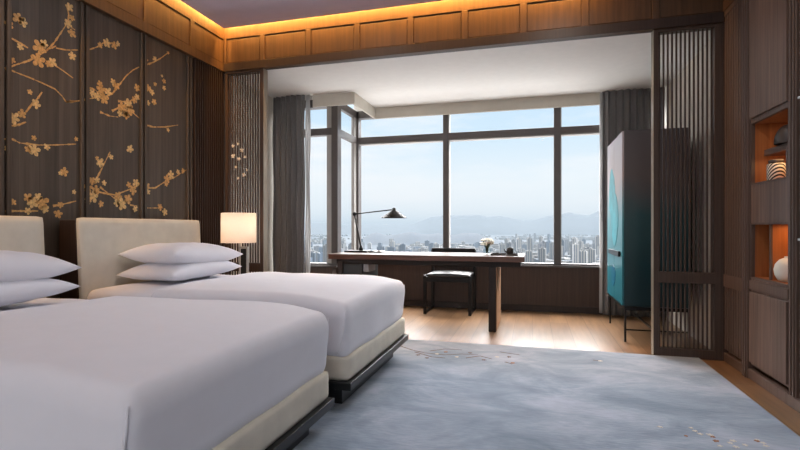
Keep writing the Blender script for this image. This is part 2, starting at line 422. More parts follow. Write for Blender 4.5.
# frieze left: boards, stiles, framed fields
def frieze(mb, axis, base, spans, sgn, z0=ZF, z1=3.42):
    """axis 'y': wall runs along Y at X=base, front towards +X (sgn 1)"""
    def bx(a0, a1, d0, d1, za, zb):
        lo, hi = sorted((base+sgn*d0, base+sgn*d1))
        if axis == 'y': mb.box(lo, hi, a0, a1, za, zb)
        else: mb.box(a0, a1, lo, hi, za, zb)
    a, b = spans[0], spans[-1]
    bx(a, b, 0, .030, z0, z1)
    bx(a, b, .030, .046, z0, z0+.085)                 # bottom rail
    bx(a, b, .030, .046, 3.062, z1)                   # top rail
    for s in spans: bx(max(a, s-.028), min(b, s+.028), .030, .046, z0+.085, 3.062)
    for i in range(len(spans)-1):                      # field with a shadow gap at its head
        bx(spans[i]+.034, spans[i+1]-.034, .030, .040, z0+.091, 3.046)
fl = MB(); frieze(fl, 'y', XL, [YN, -1.05, -.5, .05, .6, 1.145, 1.695, 2.245, 2.80, 3.355, 3.92, YB], 1)
struct(fl.build('trim_4', M['frieze'], bevel=.002))
# bulkhead over the bay (frieze back)
struct(MB().box(XL, XR+.02, YB, YB+.03, ZF, 3.42).build('wall_back', M['dark']))
fb = MB(); frieze(fb, 'x', YB, [XL+.046, -2.69, -2.17, -1.65, -1.113, -.60, -.078, .435, .985, XR], -1)
struct(fb.build('trim_5', M['frieze'], bevel=.002))
struct(MB().box(XL+.046, XR-.046, YB-.052, YB-.046, ZF, ZF+.08).build('trim_6', M['dark']))

# ceilings
struct(MB().box(XL+.12, XR-.05, YN, YB-.15, ZC, ZC+.05).build('ceiling', M['ceil']))
struct(MB().box(XL-.2, XR+.5, YN, YB+.2, 3.42, 3.5).build('trim_7', M['white']))
# white bay ceiling with window pelmets (jogged on the left)
bc = MB()
bc.box(XL, XR, YB+.03, 5.485, ZF, ZF+.1)
bc.box(-2.085, XR, 5.485, 6.30, ZF, ZF+.1)
bc.box(XJ-.04, XR+.3, 5.485, YW, ZF+.1, ZF+.2)
bc.box(XL-.1, XJ-.04, 5.485, YW1, ZF+.1, ZF+.2)
struct(bc.build('trim_8', M['white'], recalc=False))
pm = MB()
PB = 2.575
pm.box(-2.64, -2.085, 5.485, 5.51, PB, ZF+.1)
pm.box(-2.110, -2.085, 5.51, 6.325, PB, ZF+.1)
pm.box(-2.085, .79, 6.30, 6.325, PB, ZF+.1)
struct(pm.build('trim_9', M['cream'], bevel=.002))

# ---------------- right wall
wr = MB()
N1 = (3.435, 3.955, 1.372, 1.815); N2 = (3.435, 3.955, .712, 1.105)   # niches
XRb = XR+.42
# wall with two openings: build round the niche column
wr.box(XR, XR+.45, 3.98, YW+.2, 0, 3.42)
wr.box(XR, XR+.45, YN, 3.41, 0, 3.42)
wr.box(XRb, XR+.45, 3.41, 3.98, 0, 3.42)
struct(wr.build('wall_right', M['right'], loc=(XR, 0, 0)))
struct(MB().box(XR-.012, XR, YB+.14, YW, 0, ZF).build('trim_10', M['cream']))
fr = MB(); frieze(fr, 'y', XR, [YN, -1.0, -.3, .4, 1.1, 1.8, 2.5, 3.2, 3.9, YB], -1, z0=2.80)
struct(fr.build('trim_11', M['frieze'], bevel=.002))
t = MB(); y = 4.06
while y < YB-.03:
    t.box(XR-.034, XR, y, y+.030, .1, .60); t.box(XR-.034, XR, y, y+.030, .70, 2.78); y += .046
t.box(XR-.04, XR-.004, 4.04, YB, .60, .70); t.box(XR-.04, XR-.004, 4.04, YB, 2.76, 2.80)
struct(t.build('trim_12', M['right_trim']))
t = MB(); t.box(XR-.045, XR, 3.965, 4.04, .0, 2.8); t.box(XR-.055, XR-.045, 3.975, 3.995, 0, 2.8); t.box(XR-.055, XR-.045, 4.010, 4.03, 0, 2.8)
t.box(XR-.028, XR, 3.34, 3.42, 0, 2.8); t.box(XR-.036, XR-.028, 3.355, 3.372, 0, 2.8); t.box(XR-.036, XR-.028, 3.39, 3.41, 0, 2.8)
t.box(XR-.03, XR, YN, 3.30, .02, 2.8)
for yy in (2.3, 1.2, .1, -1.0): t.box(XR-.045, XR, yy-.03, yy+.03, 0, 2.8)
struct(t.build('trim_13', M['right_trim'], bevel=.003))
struct(MB().box(XR-.0305, XR-.001, 4.04, YB, .1, 2.76).build('trim_17', M['black']))  # black sheet stands for the shade in the gaps between slats
struct(MB().box(XR-.038, XR, YN, YB, 0, .07).build('baseboard_right', M['right_trim'], bevel=.004))

# built-in display cabinet with two lit niches
cab = thing('display_cabinet', (XR+.2, 3.695, 0), 'tall built-in wooden display cabinet with two open orange-lit niches in the right wall', 'cabinet')
d = MB()
ya, yb = 3.425, 3.962
x0 = XR-.022; x1 = XR+.40
for za, zb in ((.10, .712), (1.105, 1.372), (1.815, 2.80)): MB().box(x0, x1, ya, yb, za, zb).build('carcass', M['right'], cab, bevel=.002)
for za, zb, nm in ((.12, .62, 'door'), (1.84, 2.78, 'door')):
    d = MB().box(x0-.016, x0, ya+.01, yb-.01, za, zb); d.build(nm, M['right'], cab, bevel=.003)
d = MB().box(x0-.012, x0, ya, yb, .635, .70); d.build('rail', M['right_trim'], cab, bevel=.002)
for i, (y0, y1, z0, z1) in enumerate((N1, N2)):
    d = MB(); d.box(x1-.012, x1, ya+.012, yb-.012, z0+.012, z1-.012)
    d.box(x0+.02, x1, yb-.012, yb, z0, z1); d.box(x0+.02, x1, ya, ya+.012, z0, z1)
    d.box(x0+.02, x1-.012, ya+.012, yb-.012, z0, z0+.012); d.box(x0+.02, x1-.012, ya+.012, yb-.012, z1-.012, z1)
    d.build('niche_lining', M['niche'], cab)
    d = MB()
    d.box(x0-.004, x0+.02, ya, ya+.014, z0, z1); d.box(x0-.004, x0+.02, yb-.014, yb, z0, z1)
    d.box(x0-.004, x0+.02, ya+.014, yb-.014, z0, z0+.012); d.box(x0-.004, x0+.02, ya+.014, yb-.014, z1-.012, z1)
    d.build('niche_frame', M['right_trim'], cab, bevel=.002)
MB().box(x0+.06, x1-.012, ya+.012, yb-.05, 1.57, 1.612).build('shelf', M['right_trim'], cab, bevel=.002)
for y0_, y1_, z0_, z1_, xx in ((3.525, 3.543, 1.384, 1.57, x0+.03), (3.72, 3.737, .724, 1.093, x0+.02)):
    dv_ = MB().box(xx+.012, x1-.012, y0_, y1_, z0_, z1_).build('divider', M['niche'], cab)
    MB().box(xx, xx+.012, y0_-.001, y1_+.001, z0_, z1_).build('front_edge', M['right_trim'], dv_)
# striped box with dark lid
bxo = thing('striped_canister', (1.575, 3.78, 1.384), 'striped canister with dark lid on the lower level of the upper lit niche', 'canister')
def stripes():
    m, nt, b = newmat('diagonal_stripe'); tc = N(nt, 'ShaderNodeTexCoord'); sp_ = N(nt, 'ShaderNodeSeparateXYZ')
    nt.links.new(tc.outputs['Object'], sp_.inputs[0])
    a = N(nt, 'ShaderNodeMath', operation='MULTIPLY_ADD'); a.inputs[1].default_value = 1.3
    nt.links.new(sp_.outputs['Y'], a.inputs[0]); nt.links.new(sp_.outputs['Z'], a.inputs[2])
    s = N(nt, 'ShaderNodeMath', operation='MULTIPLY'); s.inputs[1].default_value = 260; nt.links.new(a.outputs[0], s.inputs[0])
    w = N(nt, 'ShaderNodeMath', operation='SINE'); nt.links.new(s.outputs[0], w.inputs[0])
    g = N(nt, 'ShaderNodeMath', operation='GREATER_THAN'); g.inputs[1].default_value = 0; nt.links.new(w.outputs[0], g.inputs[0])
    mx = N(nt, 'ShaderNodeMix', data_type='RGBA'); mx.inputs['A'].default_value = s2l((36, 32, 34)); mx.inputs['B'].default_value = s2l((226, 216, 200))
    nt.links.new(g.outputs[0], mx.inputs['Factor']); nt.links.new(mx.outputs['Result'], b.inputs['Base Color']); return m
M['stripe'] = stripes()
MB().lathe([(.048, 1.384), (.052, 1.388), (.052, 1.495), (.048, 1.50)], (1.575, 3.78, 0)).build('body', M['stripe'], bxo)
MB().lathe([(.040, 1.50), (.043, 1.503), (.043, 1.522), (.04, 1.526)], (1.575, 3.78, 0)).build('lid', M['teaceramic'], bxo)
# dark folded pouch above
def pouch(u, v):
    a = 2*math.pi*u; t = v
    r = (1-t**2.2)**.5 if t < 1 else 0
    return Vector((1.60+.085*r*math.cos(a), 3.655+.095*r*math.sin(a)*(1+.15*math.sin(2*a)), 1.613+.13*t))
tag(MB().grid(pouch, 24, 12).build('draped_pouch', M['teaceramic']), 'dark brown soft pouch on the top shelf of the upper niche', 'pouch')
# white globe vase in lower niche
v = thing('globe_vase', (1.578, 3.635, .724), 'round white ceramic vase in the lower lit niche', 'vase')
MB().lathe([(.03, .724), (.05, .732), (.068, .765), (.073, .80), (.066, .835), (.044, .865), (.024, .875)], (1.578, 3.635, 0), cap=True).build('body', M['ceramic'], v)
MB().lathe([(.024, .873), (.017, .879), (.019, .886)], (1.578, 3.635, 0)).build('neck', M['ceramic'], v)
# wall television beside the cabinet
tv = thing('television', (XR-.05, 2.52, 1.0), 'wall-mounted television with thin silver edge, cut off at the right frame edge', 'television')
MB().box(XR-.065, XR-.035, 1.85, 3.215, 1.01, 1.80).build('screen', M['screen'], tv, bevel=.004)
MB().box(XR-.072, XR-.034, 1.84, 3.226, 1.80, 1.812).build('bezel', M['steel'], tv); MB().box(XR-.072, XR-.034, 1.84, 3.226, .998, 1.01).build('bezel', M['steel'], tv)

# ---------------- slatted screens at the bay opening
def screen(name, xa, xb, label, stile_l, stile_r, strip):
    o = thing(name, ((xa+xb)/2, YB, 0), label, 'screen')
    ya, yb = YB-.03, YB+.045
    d = MB()
    d.box(xa, xa+stile_l, ya, yb, 0, ZF); d.box(xb-stile_r, xb, ya, yb, 0, ZF)
    xi, xo = xa+stile_l, xb-stile_r
    d.box(xi, xo, ya, yb, 0, .075); d.box(xi, xo, ya, yb, .615, .705); d.box(xi, xo, ya, yb, 2.695, ZF)
    d.build('frame', M['slat'], o, bevel=.003)
    n = max(4, round((xo-xi)/.0315)); p = (xo-xi)/n
    up = []
    for z0, z1 in ((.075, .615), (.705, 2.695)):
        for k in range(n):
            x = xi+p*(k+.5); MB().box(x-.0065, x+.0065, YB-.006, YB+.006, z0, z1).build('slat', M['slat'], o)
    s0, s1 = strip
    MB().box(s0, s1, ya-.004, yb+.004, 0, ZF).build('lit_edge_strip', M['lit_edge'], o, bevel=.001)  # strip added in the lit tone along the jamb edge
    return o
screen('slatted_screen', XL+.046, -2.683, 'dark slatted wooden screen left of the bay, behind the bedside lamp', .03, .035, (-2.683, -2.680))
screen('slatted_screen', .972, XR-.044, 'dark slatted wooden screen at right of the bay, in front of the teal cabinet', .032, .055, (.969, .972))
struct(MB().box(XR-.044, XR-.004, YB-.03, YB+.045, 0, ZF).build('trim_16', M['slat']))

# ---------------- windows
def win(n, parts_dark, parts_light, panes):
    o = MB()
    for b in parts_dark: o.box(*b)
    o = struct(o.build('window_%d' % n, M['frame'], bevel=.003))
    if parts_light:
        d = MB()
        for b in parts_light: d.box(*b)
        d.build('window_frame', M['frame_light'], o, bevel=.002)
    for b in panes:
        MB().box(*b).build('pane', M['glass'], o)
    return o
fy0, fy1 = YW-.045, YW+.075
dk = []; 
for a, b in ((XJ-.02, XJ+.045), (-1.165, -1.095), (.262, .342)): dk.append((a, b, fy0, fy1, SILL, HEAD+.1))
dk += [(XJ, XR, fy0+.01, fy1-.01, TR0, TR1), (XJ, XR, fy0, fy1, HEAD, HEAD+.1), (XJ, XR, fy0, fy1, SILL-.03, SILL+.012)]
lt = [(-1.095, -1.083, fy0+.02, fy1, SILL, HEAD), (.342, .354, fy0+.02, fy1, SILL, HEAD), (XJ+.045, XR, fy0+.02, fy1, TR0-.014, TR0)]
pn = []
for a, b in ((XJ+.045, -1.165), (-1.083, .262), (.354, XR-.02)):
    pn += [(a, b, YW+.02, YW+.03, SILL+.012, TR0-.014), (a, b, YW+.02, YW+.03, TR1, HEAD)]
win(1, dk, lt, pn)
fy0, fy1 = YW1-.045, YW1+.075
dk = [(XL, XJ-.055, fy0+.01, fy1-.01, TR0, TR1), (XL, XJ-.05, fy0, fy1, HEAD, HEAD+.1), (XL, XJ-.05, fy0, fy1, SILL-.03, SILL+.012), (XJ-.05, XJ+.035, fy0, fy1, SILL-.03, HEAD+.1), (XL, XL+.05, fy0, fy1, SILL, HEAD)]
win(2, dk, [(XJ-.125, XJ-.05, fy0+.02, fy1, SILL+.012, HEAD)], [(XL+.05, XJ-.125, YW1+.02, YW1+.03, SILL+.012, TR0), (XL+.05, XJ-.125, YW1+.02, YW1+.03, TR1, HEAD)])
dk = [(XJ-.035, XJ+.02, YW1+.075, YW-.045, TR0, TR1), (XJ-.035, XJ+.02, YW1+.075, YW-.045, HEAD, HEAD+.1), (XJ-.035, XJ+.02, YW1+.075, YW-.045, SILL-.03, SILL+.012)]
win(3, dk, [(XJ-.03, XJ+.015, YW-.13, YW-.045, SILL+.012, HEAD)], [(XJ-.01, XJ, YW1+.075, YW-.13, SILL+.012, TR0), (XJ-.01, XJ, YW1+.075, YW-.13, TR1, HEAD)])
# dado wall below the windows, right-hand piece of wall, lintel
d = MB(); d.box(XJ-.04, XR+.1, YW-.045, YW+.2, 0, SILL-.03); d.box(XL, XJ-.04, YW1-.045, YW1+.15, 0, SILL-.03); d.box(XJ-.06, XJ+.02, YW1+.1, YW-.045, 0, SILL-.03)
struct(d.build('wall_window', M['dado']))
d = MB(); d.box(XJ+.02, XR, YW-.075, YW-.04, SILL-.035, SILL-.01); d.box(XL, XJ+.03, YW1-.075, YW1-.04, SILL-.035, SILL-.01)
struct(d.build('trim_14', M['frame'], bevel=.003))
struct(MB().box(XJ+.03, XR, YW-.06, YW-.045, 0, .08).build('baseboard_window', M['dark'], bevel=.003))
d = MB(); d.box(XJ-.04, XR+.45, YW-.02, YW+.15, HEAD+.1, 3.5); d.box(XL-.2, XJ, YW1-.02, YW1+.12, HEAD+.1, 3.5)
d.box(XL-.2, XJ-.04, YB+.14, YW1+.12, 3.42, 3.5); d.box(XJ-.04, XR+.45, YB+.14, YW+.15, 3.42, 3.5)
struct(d.build('trim_15', M['white']))

# ---------------- curtains
def curtain(name, xa, xb, yc, z0, z1, n, amp, mat, label, cat='curtain', flare=0, hollow=1):
    ph = [random.uniform(-.5, .5) for _ in range(n+2)]
    def f(u, v):
        x = xa+(xb-xa)*u; z = z0+(z1-z0)*v
        k = u*n; a = amp*(.75+.25*math.sin(k*1.7+1))*(1-.25*v)
        y = yc+a*math.sin(2*math.pi*k+ph[int(k)]*0)+.012*math.sin(5*z+k)
        x += .010*math.sin(4*math.pi*k)*(1-.2*v)+flare*(1-v)*(u-.5)
        return Vector((x, y, z))
    mb = MB().grid(f, n*12, 24)
    return tag(mb.build(name, mat, solid=.003, recalc=False), label, cat)
curtain('curtain', XL+.03, -2.72, 5.43, .02, ZF-.001, 6, .05, M['curtain'], 'grey pleated curtain gathered at left of the bay, beside the cream wall')
curtain('sheer_curtain', -2.715, -2.65, 5.44, .02, ZF-.004, 3, .018, M['sheer'], 'narrow white sheer curtain at the inner edge of the left grey curtain', 'curtain')
curtain('curtain', .815, XR-.03, 6.25, .02, ZF-.001, 9, .05, M['curtain'], 'grey pleated curtain behind the tall teal cabinet')
curtain('sheer_curtain', .80, .835, 6.365, .02, ZF+.08, 3, .018, M['sheer'], 'narrow white sheer curtain at the inner edge of the right grey curtain', 'curtain')

# ---------------- painted blossoms on the left wall
mur_o = thing('blossom_mural', (XL, 3.0, 1.1), 'gold plum-blossom branches painted across the dark wood wall panels above the beds', 'mural'); XM = XL+.0005
def W(u, v): p = onX(u, v, XM); return Vector((XM, p.y, p.z))
br = [[(6, 68), (15, 72), (28, 77), (40, 82), (55, 89), (62, 96), (66, 102), (78, 101)], [(5, 69), (15, 65), (28, 61), (38, 56), (47, 50), (56, 46)],
      [(9, 37), (20, 43), (28, 48)], [(46, 51), (54, 43), (60, 34), (66, 25)], [(56, 48), (66, 50), (78, 50)], [(53, 64), (62, 70), (73, 78)],
      [(26, 112), (32, 104), (38, 98), (42, 92)], [(9, 126), (18, 125), (26, 122)],
      [(2, 139), (12, 139), (20, 143), (38, 145), (55, 145), (76, 144)], [(5, 211), (20, 211), (38, 211)], [(53, 206), (64, 204), (76, 201)],
      [(67, 6), (69, 16), (67, 24), (75, 30)],
      [(88, 50), (97, 47), (103, 43), (112, 43)], [(88, 87), (95, 90), (104, 97), (112, 94), (120, 84), (126, 76), (133, 70), (139, 67)],
      [(66, 102), (78, 101), (88, 99), (98, 97)], [(146, 65), (154, 62), (161, 58), (169, 52)], [(118, 101), (128, 102), (139, 97)],
      [(112, 111), (120, 107), (132, 112), (139, 118)],
      [(95, 182), (102, 168), (107, 158), (110, 152)], [(93, 190), (103, 193), (115, 195), (128, 190), (139, 185)], [(100, 187), (114, 198), (120, 200)],
      [(147, 188), (155, 188), (166, 181), (175, 177), (186, 170)], [(146, 125), (153, 127), (165, 127), (178, 125)], [(130, 205), (137, 206)], [(145, 208), (160, 208)],
      [(100, 112), (110, 116), (118, 117)]]
for pl in br:
    mur = MB(); ribbon(mur, [W(*p) for p in pl], .0125, 'x', .0012, .85); mur.build('branch', M['gold'], mur_o, recalc=False)
fls = [(18, 18, 5), (23, 22, 4), (9, 24, 4), (69, 7, 4), (72, 18, 3), (68, 24, 4), (72, 33, 4), (20, 47, 3), (40, 48, 6), (44, 44, 4), (38, 60, 6), (52, 62, 4), (48, 64, 3), (72, 56, 4), (30, 92, 2.5), (36, 104, 4),
       (12, 60, 3), (14, 118, 5), (22, 114, 4), (10, 120, 3), (34, 138, 2.5), (34, 150, 5.5), (28, 149, 3), (47, 147, 3), (76, 139, 2), (7, 149, 2.5), (64, 172, 4), (60, 173, 2),
       (28, 198, 4), (32, 203, 5), (42, 203, 6), (38, 197, 4), (13, 202, 3), (28, 211, 3), (60, 205, 3), (74, 192, 2), (58, 214, 4), (45, 209, 4),
       (100, 45, 3), (107, 43, 4), (114, 45, 3.5), (118, 44, 2.5), (101, 90, 5), (97, 96, 4), (104, 99, 5), (108, 92, 4), (100, 84, 3), (92, 93, 3.5), (116, 86, 4), (113, 82, 3), (122, 107, 5), (128, 104, 4.5), (130, 110, 5), (120, 113, 3.5), (134, 100, 3.5), (126, 114, 3),
       (137, 88, 3.5), (137, 97, 3), (146, 60, 2.5), (155, 59, 3), (164, 81, 2.5), (164, 88, 2.5), (148, 88, 4), (152, 92, 3), (154, 102, 3), (148, 103, 2.5), (168, 53, 1.5), (162, 76, 1.5), (155, 84, 2),
       (100, 163, 4.5), (97, 158, 2), (111, 157, 2.5), (92, 181, 4), (97, 180, 3), (88, 188, 4.5), (93, 196, 5.5), (101, 204, 3), (88, 201, 4), (96, 190, 4), (104, 183, 2.5), (118, 196, 4), (122, 204, 6), (128, 199, 5), (117, 203, 3.5), (133, 190, 4.5), (136, 183, 4), (129, 185, 3), (130, 149, 4), (126, 115, 4), (135, 209, 3),
       (147, 186, 4), (148, 192, 2.5), (167, 179, 4), (171, 175, 4), (166, 184, 2.5), (178, 172, 2.5), (183, 171, 2.5), (168, 130, 2), (160, 207, 3.5), (165, 212, 3.5), (158, 205, 2), (148, 120, 3), (146, 116, 2.5), (114, 189, 2), (86, 206, 2.5)]
for i, (u, v, r) in enumerate(fls[:100]):
    p = W(u, v); mur = MB()
    petal_blob(mur, p, r*1.0*math.hypot(p.x, p.y)/F, 5, nrm='x')
    mur.build('blossom', M['gold_pale'] if i % 2 else M['gold'], mur_o, recalc=False)
mo = thing('blossom_painting', (-2.95, YB, 1.5), 'small pale gold blossoms painted on the slatted screen above the lamp', 'painting')
for u, v, r in ((233, 146, 2.5), (238, 144, 2), (242, 150, 3), (233, 156, 3), (239, 159, 2.5), (245, 157, 2), (244, 175, 2.5), (238, 178, 2), (247, 170, 1.5), (236, 167, 2)):
    p = onY(u, v, YB-.0065); mur = MB(); petal_blob(mur, (p.x, YB-.0065, p.z), r/F*4.2, 5, nrm='y')
    mur.build('blossom', M['ivory'], mo, recalc=False)

# ---------------- beds
def make_bed(name, y0, y1, label, seed, hx=0):
    o = thing(name, (-2.0, (y0+y1)/2, .014), label, 'bed')
    xf = -1.012; xh = -2.93
    # headboard
    ha, hb = y0+.012, y1+hx
    hbp = MB()
    def lean(w):
        t = (w.z-.2)/.94; w.x += -.05*t; return w
    rbox(hbp, -2.968, -2.925, ha, hb, .16, 1.142, .018, 6, 30, 24, lean)
    hbp.build('headboard', M['uph'], o, recalc=True)
    MB().hexa([(XL+.026, ha+.01, 0), (-2.97, ha+.01, 0), (-2.97, hb-.01, 0), (XL+.026, hb-.01, 0),
               (XL+.026, ha+.01, 1.125), (-3.022, ha+.01, 1.125), (-3.022, hb-.01, 1.125), (XL+.026, hb-.01, 1.125)]).build('headboard_back', M['dark'], o, bevel=.004)
    # plinth, tray, upholstered frame
    MB().box(-2.49, -1.10, y0+.12, y1-.06, .0145, .15).build('plinth', M['black'], o, bevel=.004)
    MB().box(xh-.1, xf+.022, y0-.02, y1+.012, .146, .19).build('tray', M['black'], o, bevel=.004)
    fr_ = MB(); rbox(fr_, xh, xf, y0, y1, .19, .335, .018, 30, 20, 6)
    fr_.build('bed_frame', M['uph'], o)
    ms = MB(); rbox(ms, xh, xf-.03, y0+.02, y1-.02, .325, .60, .05, 30, 20, 8)
    ms.build('mattress', M['sheet'], o)
    # sheet over the head end, duvet over the rest
    def drape(w):
        n = noise.noise(Vector((w.x*1.6+seed, w.y*1.6, w.z*1.6)))*.014+noise.noise(Vector((w.x*5+seed, w.y*3, w.z*2)))*.006
        # crown, dropping towards foot and sides
        tz = max(0, min(1, (w.z-.31)/.3))
        fx = max(0, (w.x-(xf-.45))/.45); fy = abs((w.y-(y0+y1)/2)/((y1-y0)/2))
        w.z += tz*(-.045*fx**2 - .012*fy**3) + n*tz
        # hanging folds low on the sides
        side = max(0, 1-tz*1.0)
        wv = (math.sin(w.x*17+seed)+.6*math.sin(w.y*13+seed*2))*.006*side
        cx_ = -1.9; d = Vector((1 if w.x > xf-.06 else 0, (1 if w.y > y1-.06 else (-1 if w.y < y0+.06 else 0)), 0))
        w += d*(wv+n*.5-.018*side)
        return w
    sh = MB(); rbox(sh, xh, -2.1, y0-.006, y1+.006, .32, .655, (.06, .07, .07), 24, 50, 14, drape)
    sh.build('sheet', M['sheet'], o)
    dv = MB(); rbox(dv, -2.40, xf+.004, y0-.022, y1+.02, .308, .687, (.05, .06, .085), 80, 80, 30, drape)
    # hospital corner pleat at the foot
    du = dv.build('duvet', M['linen'], o)
    for yy, sg in ((y0-.020, -1), (y1+.016, 1)):
        pts = []
        for k in range(13):
            t = k/12; pts.append((xf-.012-.045*t*t, yy+sg*(-.012+.012*math.sin(t*1.5)), .60-.255*t))
        MB().tube(pts, [.002+.004*math.sin(math.pi*min(1, k/12*.9+.05)) for k in range(13)], 8).build('corner_pleat', M['linen'], du)
    return o
BA = (1.035, 2.305); BB = (2.565, 3.845)
make_bed('bed', *BA, 'nearer bed with smooth white duvet, cream base and headboard, cut off at left', 1.3, .03)
make_bed('bed', *BB, 'farther bed with white duvet and cream headboard, next to the bedside lamp', 6.1, -.03)
def pillow(name, c, w, dpt, th, label, tilt=0, seed=0, droop=0):
    mb = MB()
    def f(side):
        def g(u, v):
            a, b = u*2-1, v*2-1
            pinch = .085
            y = w/2*a*(1-pinch*(1-b*b)**1.0*abs(a)); x = dpt/2*b*(1-pinch*(1-a*a)*abs(b)*1.1)
            t = ((1-abs(a)**3.0)*(1-abs(b)**3.2))**.5
            z = side*th/2*t*(1+.5*(side < 0)*-.35)
            z += .006*noise.noise(Vector((a*2.2+seed, b*2.2, side)))*t + .004*noise.noise(Vector((a*7+seed, b*4, side*3)))*t
            z += droop*(a*a)*-.02+ .012*math.sin(a*2+seed)*(abs(b))
            return Vector((c[0]+x, c[1]+y, c[2]+z+tilt*a))
        return g
    mb.grid(f(1), 44, 30); mb.grid(f(-1), 44, 30)
    return tag(mb.build(name, M['linen']), label, 'pillow')
pillow('pillow', (-2.68, 3.245, .735), .83, .50, .17, 'white pillow lying on the farther bed, underneath another pillow', -.0, 1)
pillow('pillow', (-2.68, 3.265, .855), .83, .50, .195, 'white pillow on top of the stack on the farther bed', -.01, 4)
pillow('pillow', (-2.65, 1.67, .742), .86, .48, .165, 'white pillow lying on the nearer bed, underneath another pillow', .0, 7)
pillow('pillow', (-2.65, 1.675, .862), .86, .48, .19, 'white pillow on top of the stack on the nearer bed', -.0, 9)

# ---------------- bedside table and lamp
ns = thing('bedside_table', (-2.84, 4.15, 0), 'dark wooden bedside table behind the farther bed, under the lamp', 'table')
MB().box(-3.12, -2.56, 3.93, 4.38, .52, .56).build('table_top', M['dark'], ns, bevel=.004)
MB().box(-3.10, -2.58, 3.95, 4.36, .16, .52).build('body', M['dark'], ns, bevel=.004)
MB().box(-2.58, -2.565, 3.96, 4.35, .18, .50).build('drawer', M['dark'], ns, bevel=.003)
MB().box(-3.06, -2.62, 3.98, 4.33, 0, .16).build('plinth', M['black'], ns)
lx, ly = -2.775, 4.12
lm = thing('table_lamp', (lx, ly, .56), 'bedside lamp with lit cream drum shade on a steel frame base', 'lamp')
MB().lathe([(.162, .925), (.165, .925), (.165, 1.215), (.162, 1.215)], (lx, ly, 0), 48, cap=False).build('lamp_shade', M['shade'], lm)
d = MB()
for a in (lx+.02, lx+.10): d.box(a-.009, a+.009, ly-.012, ly+.012, .575, .885)
d.box(lx+.011, lx+.109, ly-.012, ly+.012, .868, .888); d.box(lx-.02, lx+.13, ly-.05, ly+.05, .56, .576)
d.build('base', M['steel'], lm, bevel=.002)
MB().box(lx+.03, lx+.09, ly-.008, ly+.008, .58, .866).build('base_panel', M['black'], lm)
MB().lathe([(.008, .885), (.008, 1.0), (.016, 1.0), (.016, 1.04)], (lx+.02, ly, 0), 12).build('stem', M['steel'], lm)
d = MB(); d.lathe([(.006, 1.04), (.028, 1.07), (.034, 1.1), (.02, 1.13), (.005, 1.14)], (lx+.02, ly, 0), 16)
bm_, nt_, b_ = newmat('warm_bulb'); b_.inputs['Emission Color'].default_value = (1, .74, .58, 1); b_.inputs['Emission Strength'].default_value = 22; b_.inputs['Base Color'].default_value = (1, .9, .8, 1)
d.build('bulb', bm_, lm)

# ---------------- desk
dk_ = thing('writing_desk', (-1.13, 5.33, 0), 'long rosewood writing desk on a dark slab leg in front of the window', 'desk')
MB().box(-2.21, -.078, 4.99, 5.70, .722, .778).build('desk_top', M['desk'], dk_, bevel=.003)
MB().box(-2.14, -.12, 5.06, 5.64, .665, .722).build('apron', M['legdark'], dk_, bevel=.003)
lg_ = MB().box(-.437, -.361, 5.01, 5.66, .0, .668).build('leg', M['legdark'], dk_, bevel=.006); MB().box(-.361, -.354, 5.02, 5.65, .012, .66).build('lit_side_panel', M['tan'], lg_)  # thin panel in the lit tone covers the leg's right side
MB().box(-2.12, -2.06, 5.04, 5.66, .0, .70).build('leg', M['dark'], dk_, bevel=.004)
MB().box(-2.055, -1.83, 5.05, 5.62, .10, .665).build('drawer_unit', M['black'], dk_, bevel=.004)
MB().box(-1.82, -1.755, 5.06, 5.30, .58, .664).build('grey_box', M['greyp'], dk_, bevel=.006)  # plain pale grey block beside the drawer unit
# desk lamp
P = lambda u, v, Y: onY(u, v, Y)
dl = thing('desk_lamp', (-2.03, 5.45, .778), 'black adjustable desk lamp with wide cone shade on the left of the desk', 'lamp')
yl = 5.45
pb = P(361, 249, yl); pe = P(354.5, 214, yl); ps = P(394, 209.5, yl)
MB().box(-2.17, -1.885, yl-.09, yl+.09, .778, .80).build('base', M['blackm'], dl, bevel=.004)
MB().lathe([(.012, .80), (.026, .80), (.026, .82), (.012, .86)], (pb.x, yl, 0), 16).build('pivot', M['blackm'], dl)
MB().tube([(pb.x, yl, .83), pe], .010).build('lower_arm', M['gunmetal'], dl)
d = MB(); d.lathe([(.004, -.024), (.02, -.018), (.024, 0), (.02, .018), (.004, .024)], pe, 16); d.build('elbow', M['blackm'], dl)
MB().tube([pe, ps], .0075).build('upper_arm', M['blackm'], dl)
sx = ps.x+.0
MB().lathe([(.152, -.1), (.15, -.096), (.028, -.012), (.024, 0)], (sx, yl, ps.z), 40, cap=False).build('lamp_shade', M['gunmetal'], dl, solid=.003)
MB().lathe([(.02, -.004), (.022, .012), (.01, .022)], (sx, yl, ps.z), 16).build('cap', M['blackm'], dl)
MB().lathe([(.008, -.07), (.026, -.055), (.022, -.02)], (sx, yl, ps.z), 16).build('bulb', M['ceramic'], dl)
# notepad
d = thing('notepad', (-1.83, 5.4, .778), 'open white notepad on the desk beside the black lamp base', 'notepad')
MB().box(-1.86, -1.70, 5.36, 5.52, .778, .786).build('cover', M['greyp'], d)
def pg(u, v): return Vector((-1.855+.15*u, 5.365+.15*v, .787+.012*math.sin(math.pi*min(1, abs(u-.5)*2))))
MB().grid(pg, 16, 4).build('pages', M['paper'], d, solid=.003)
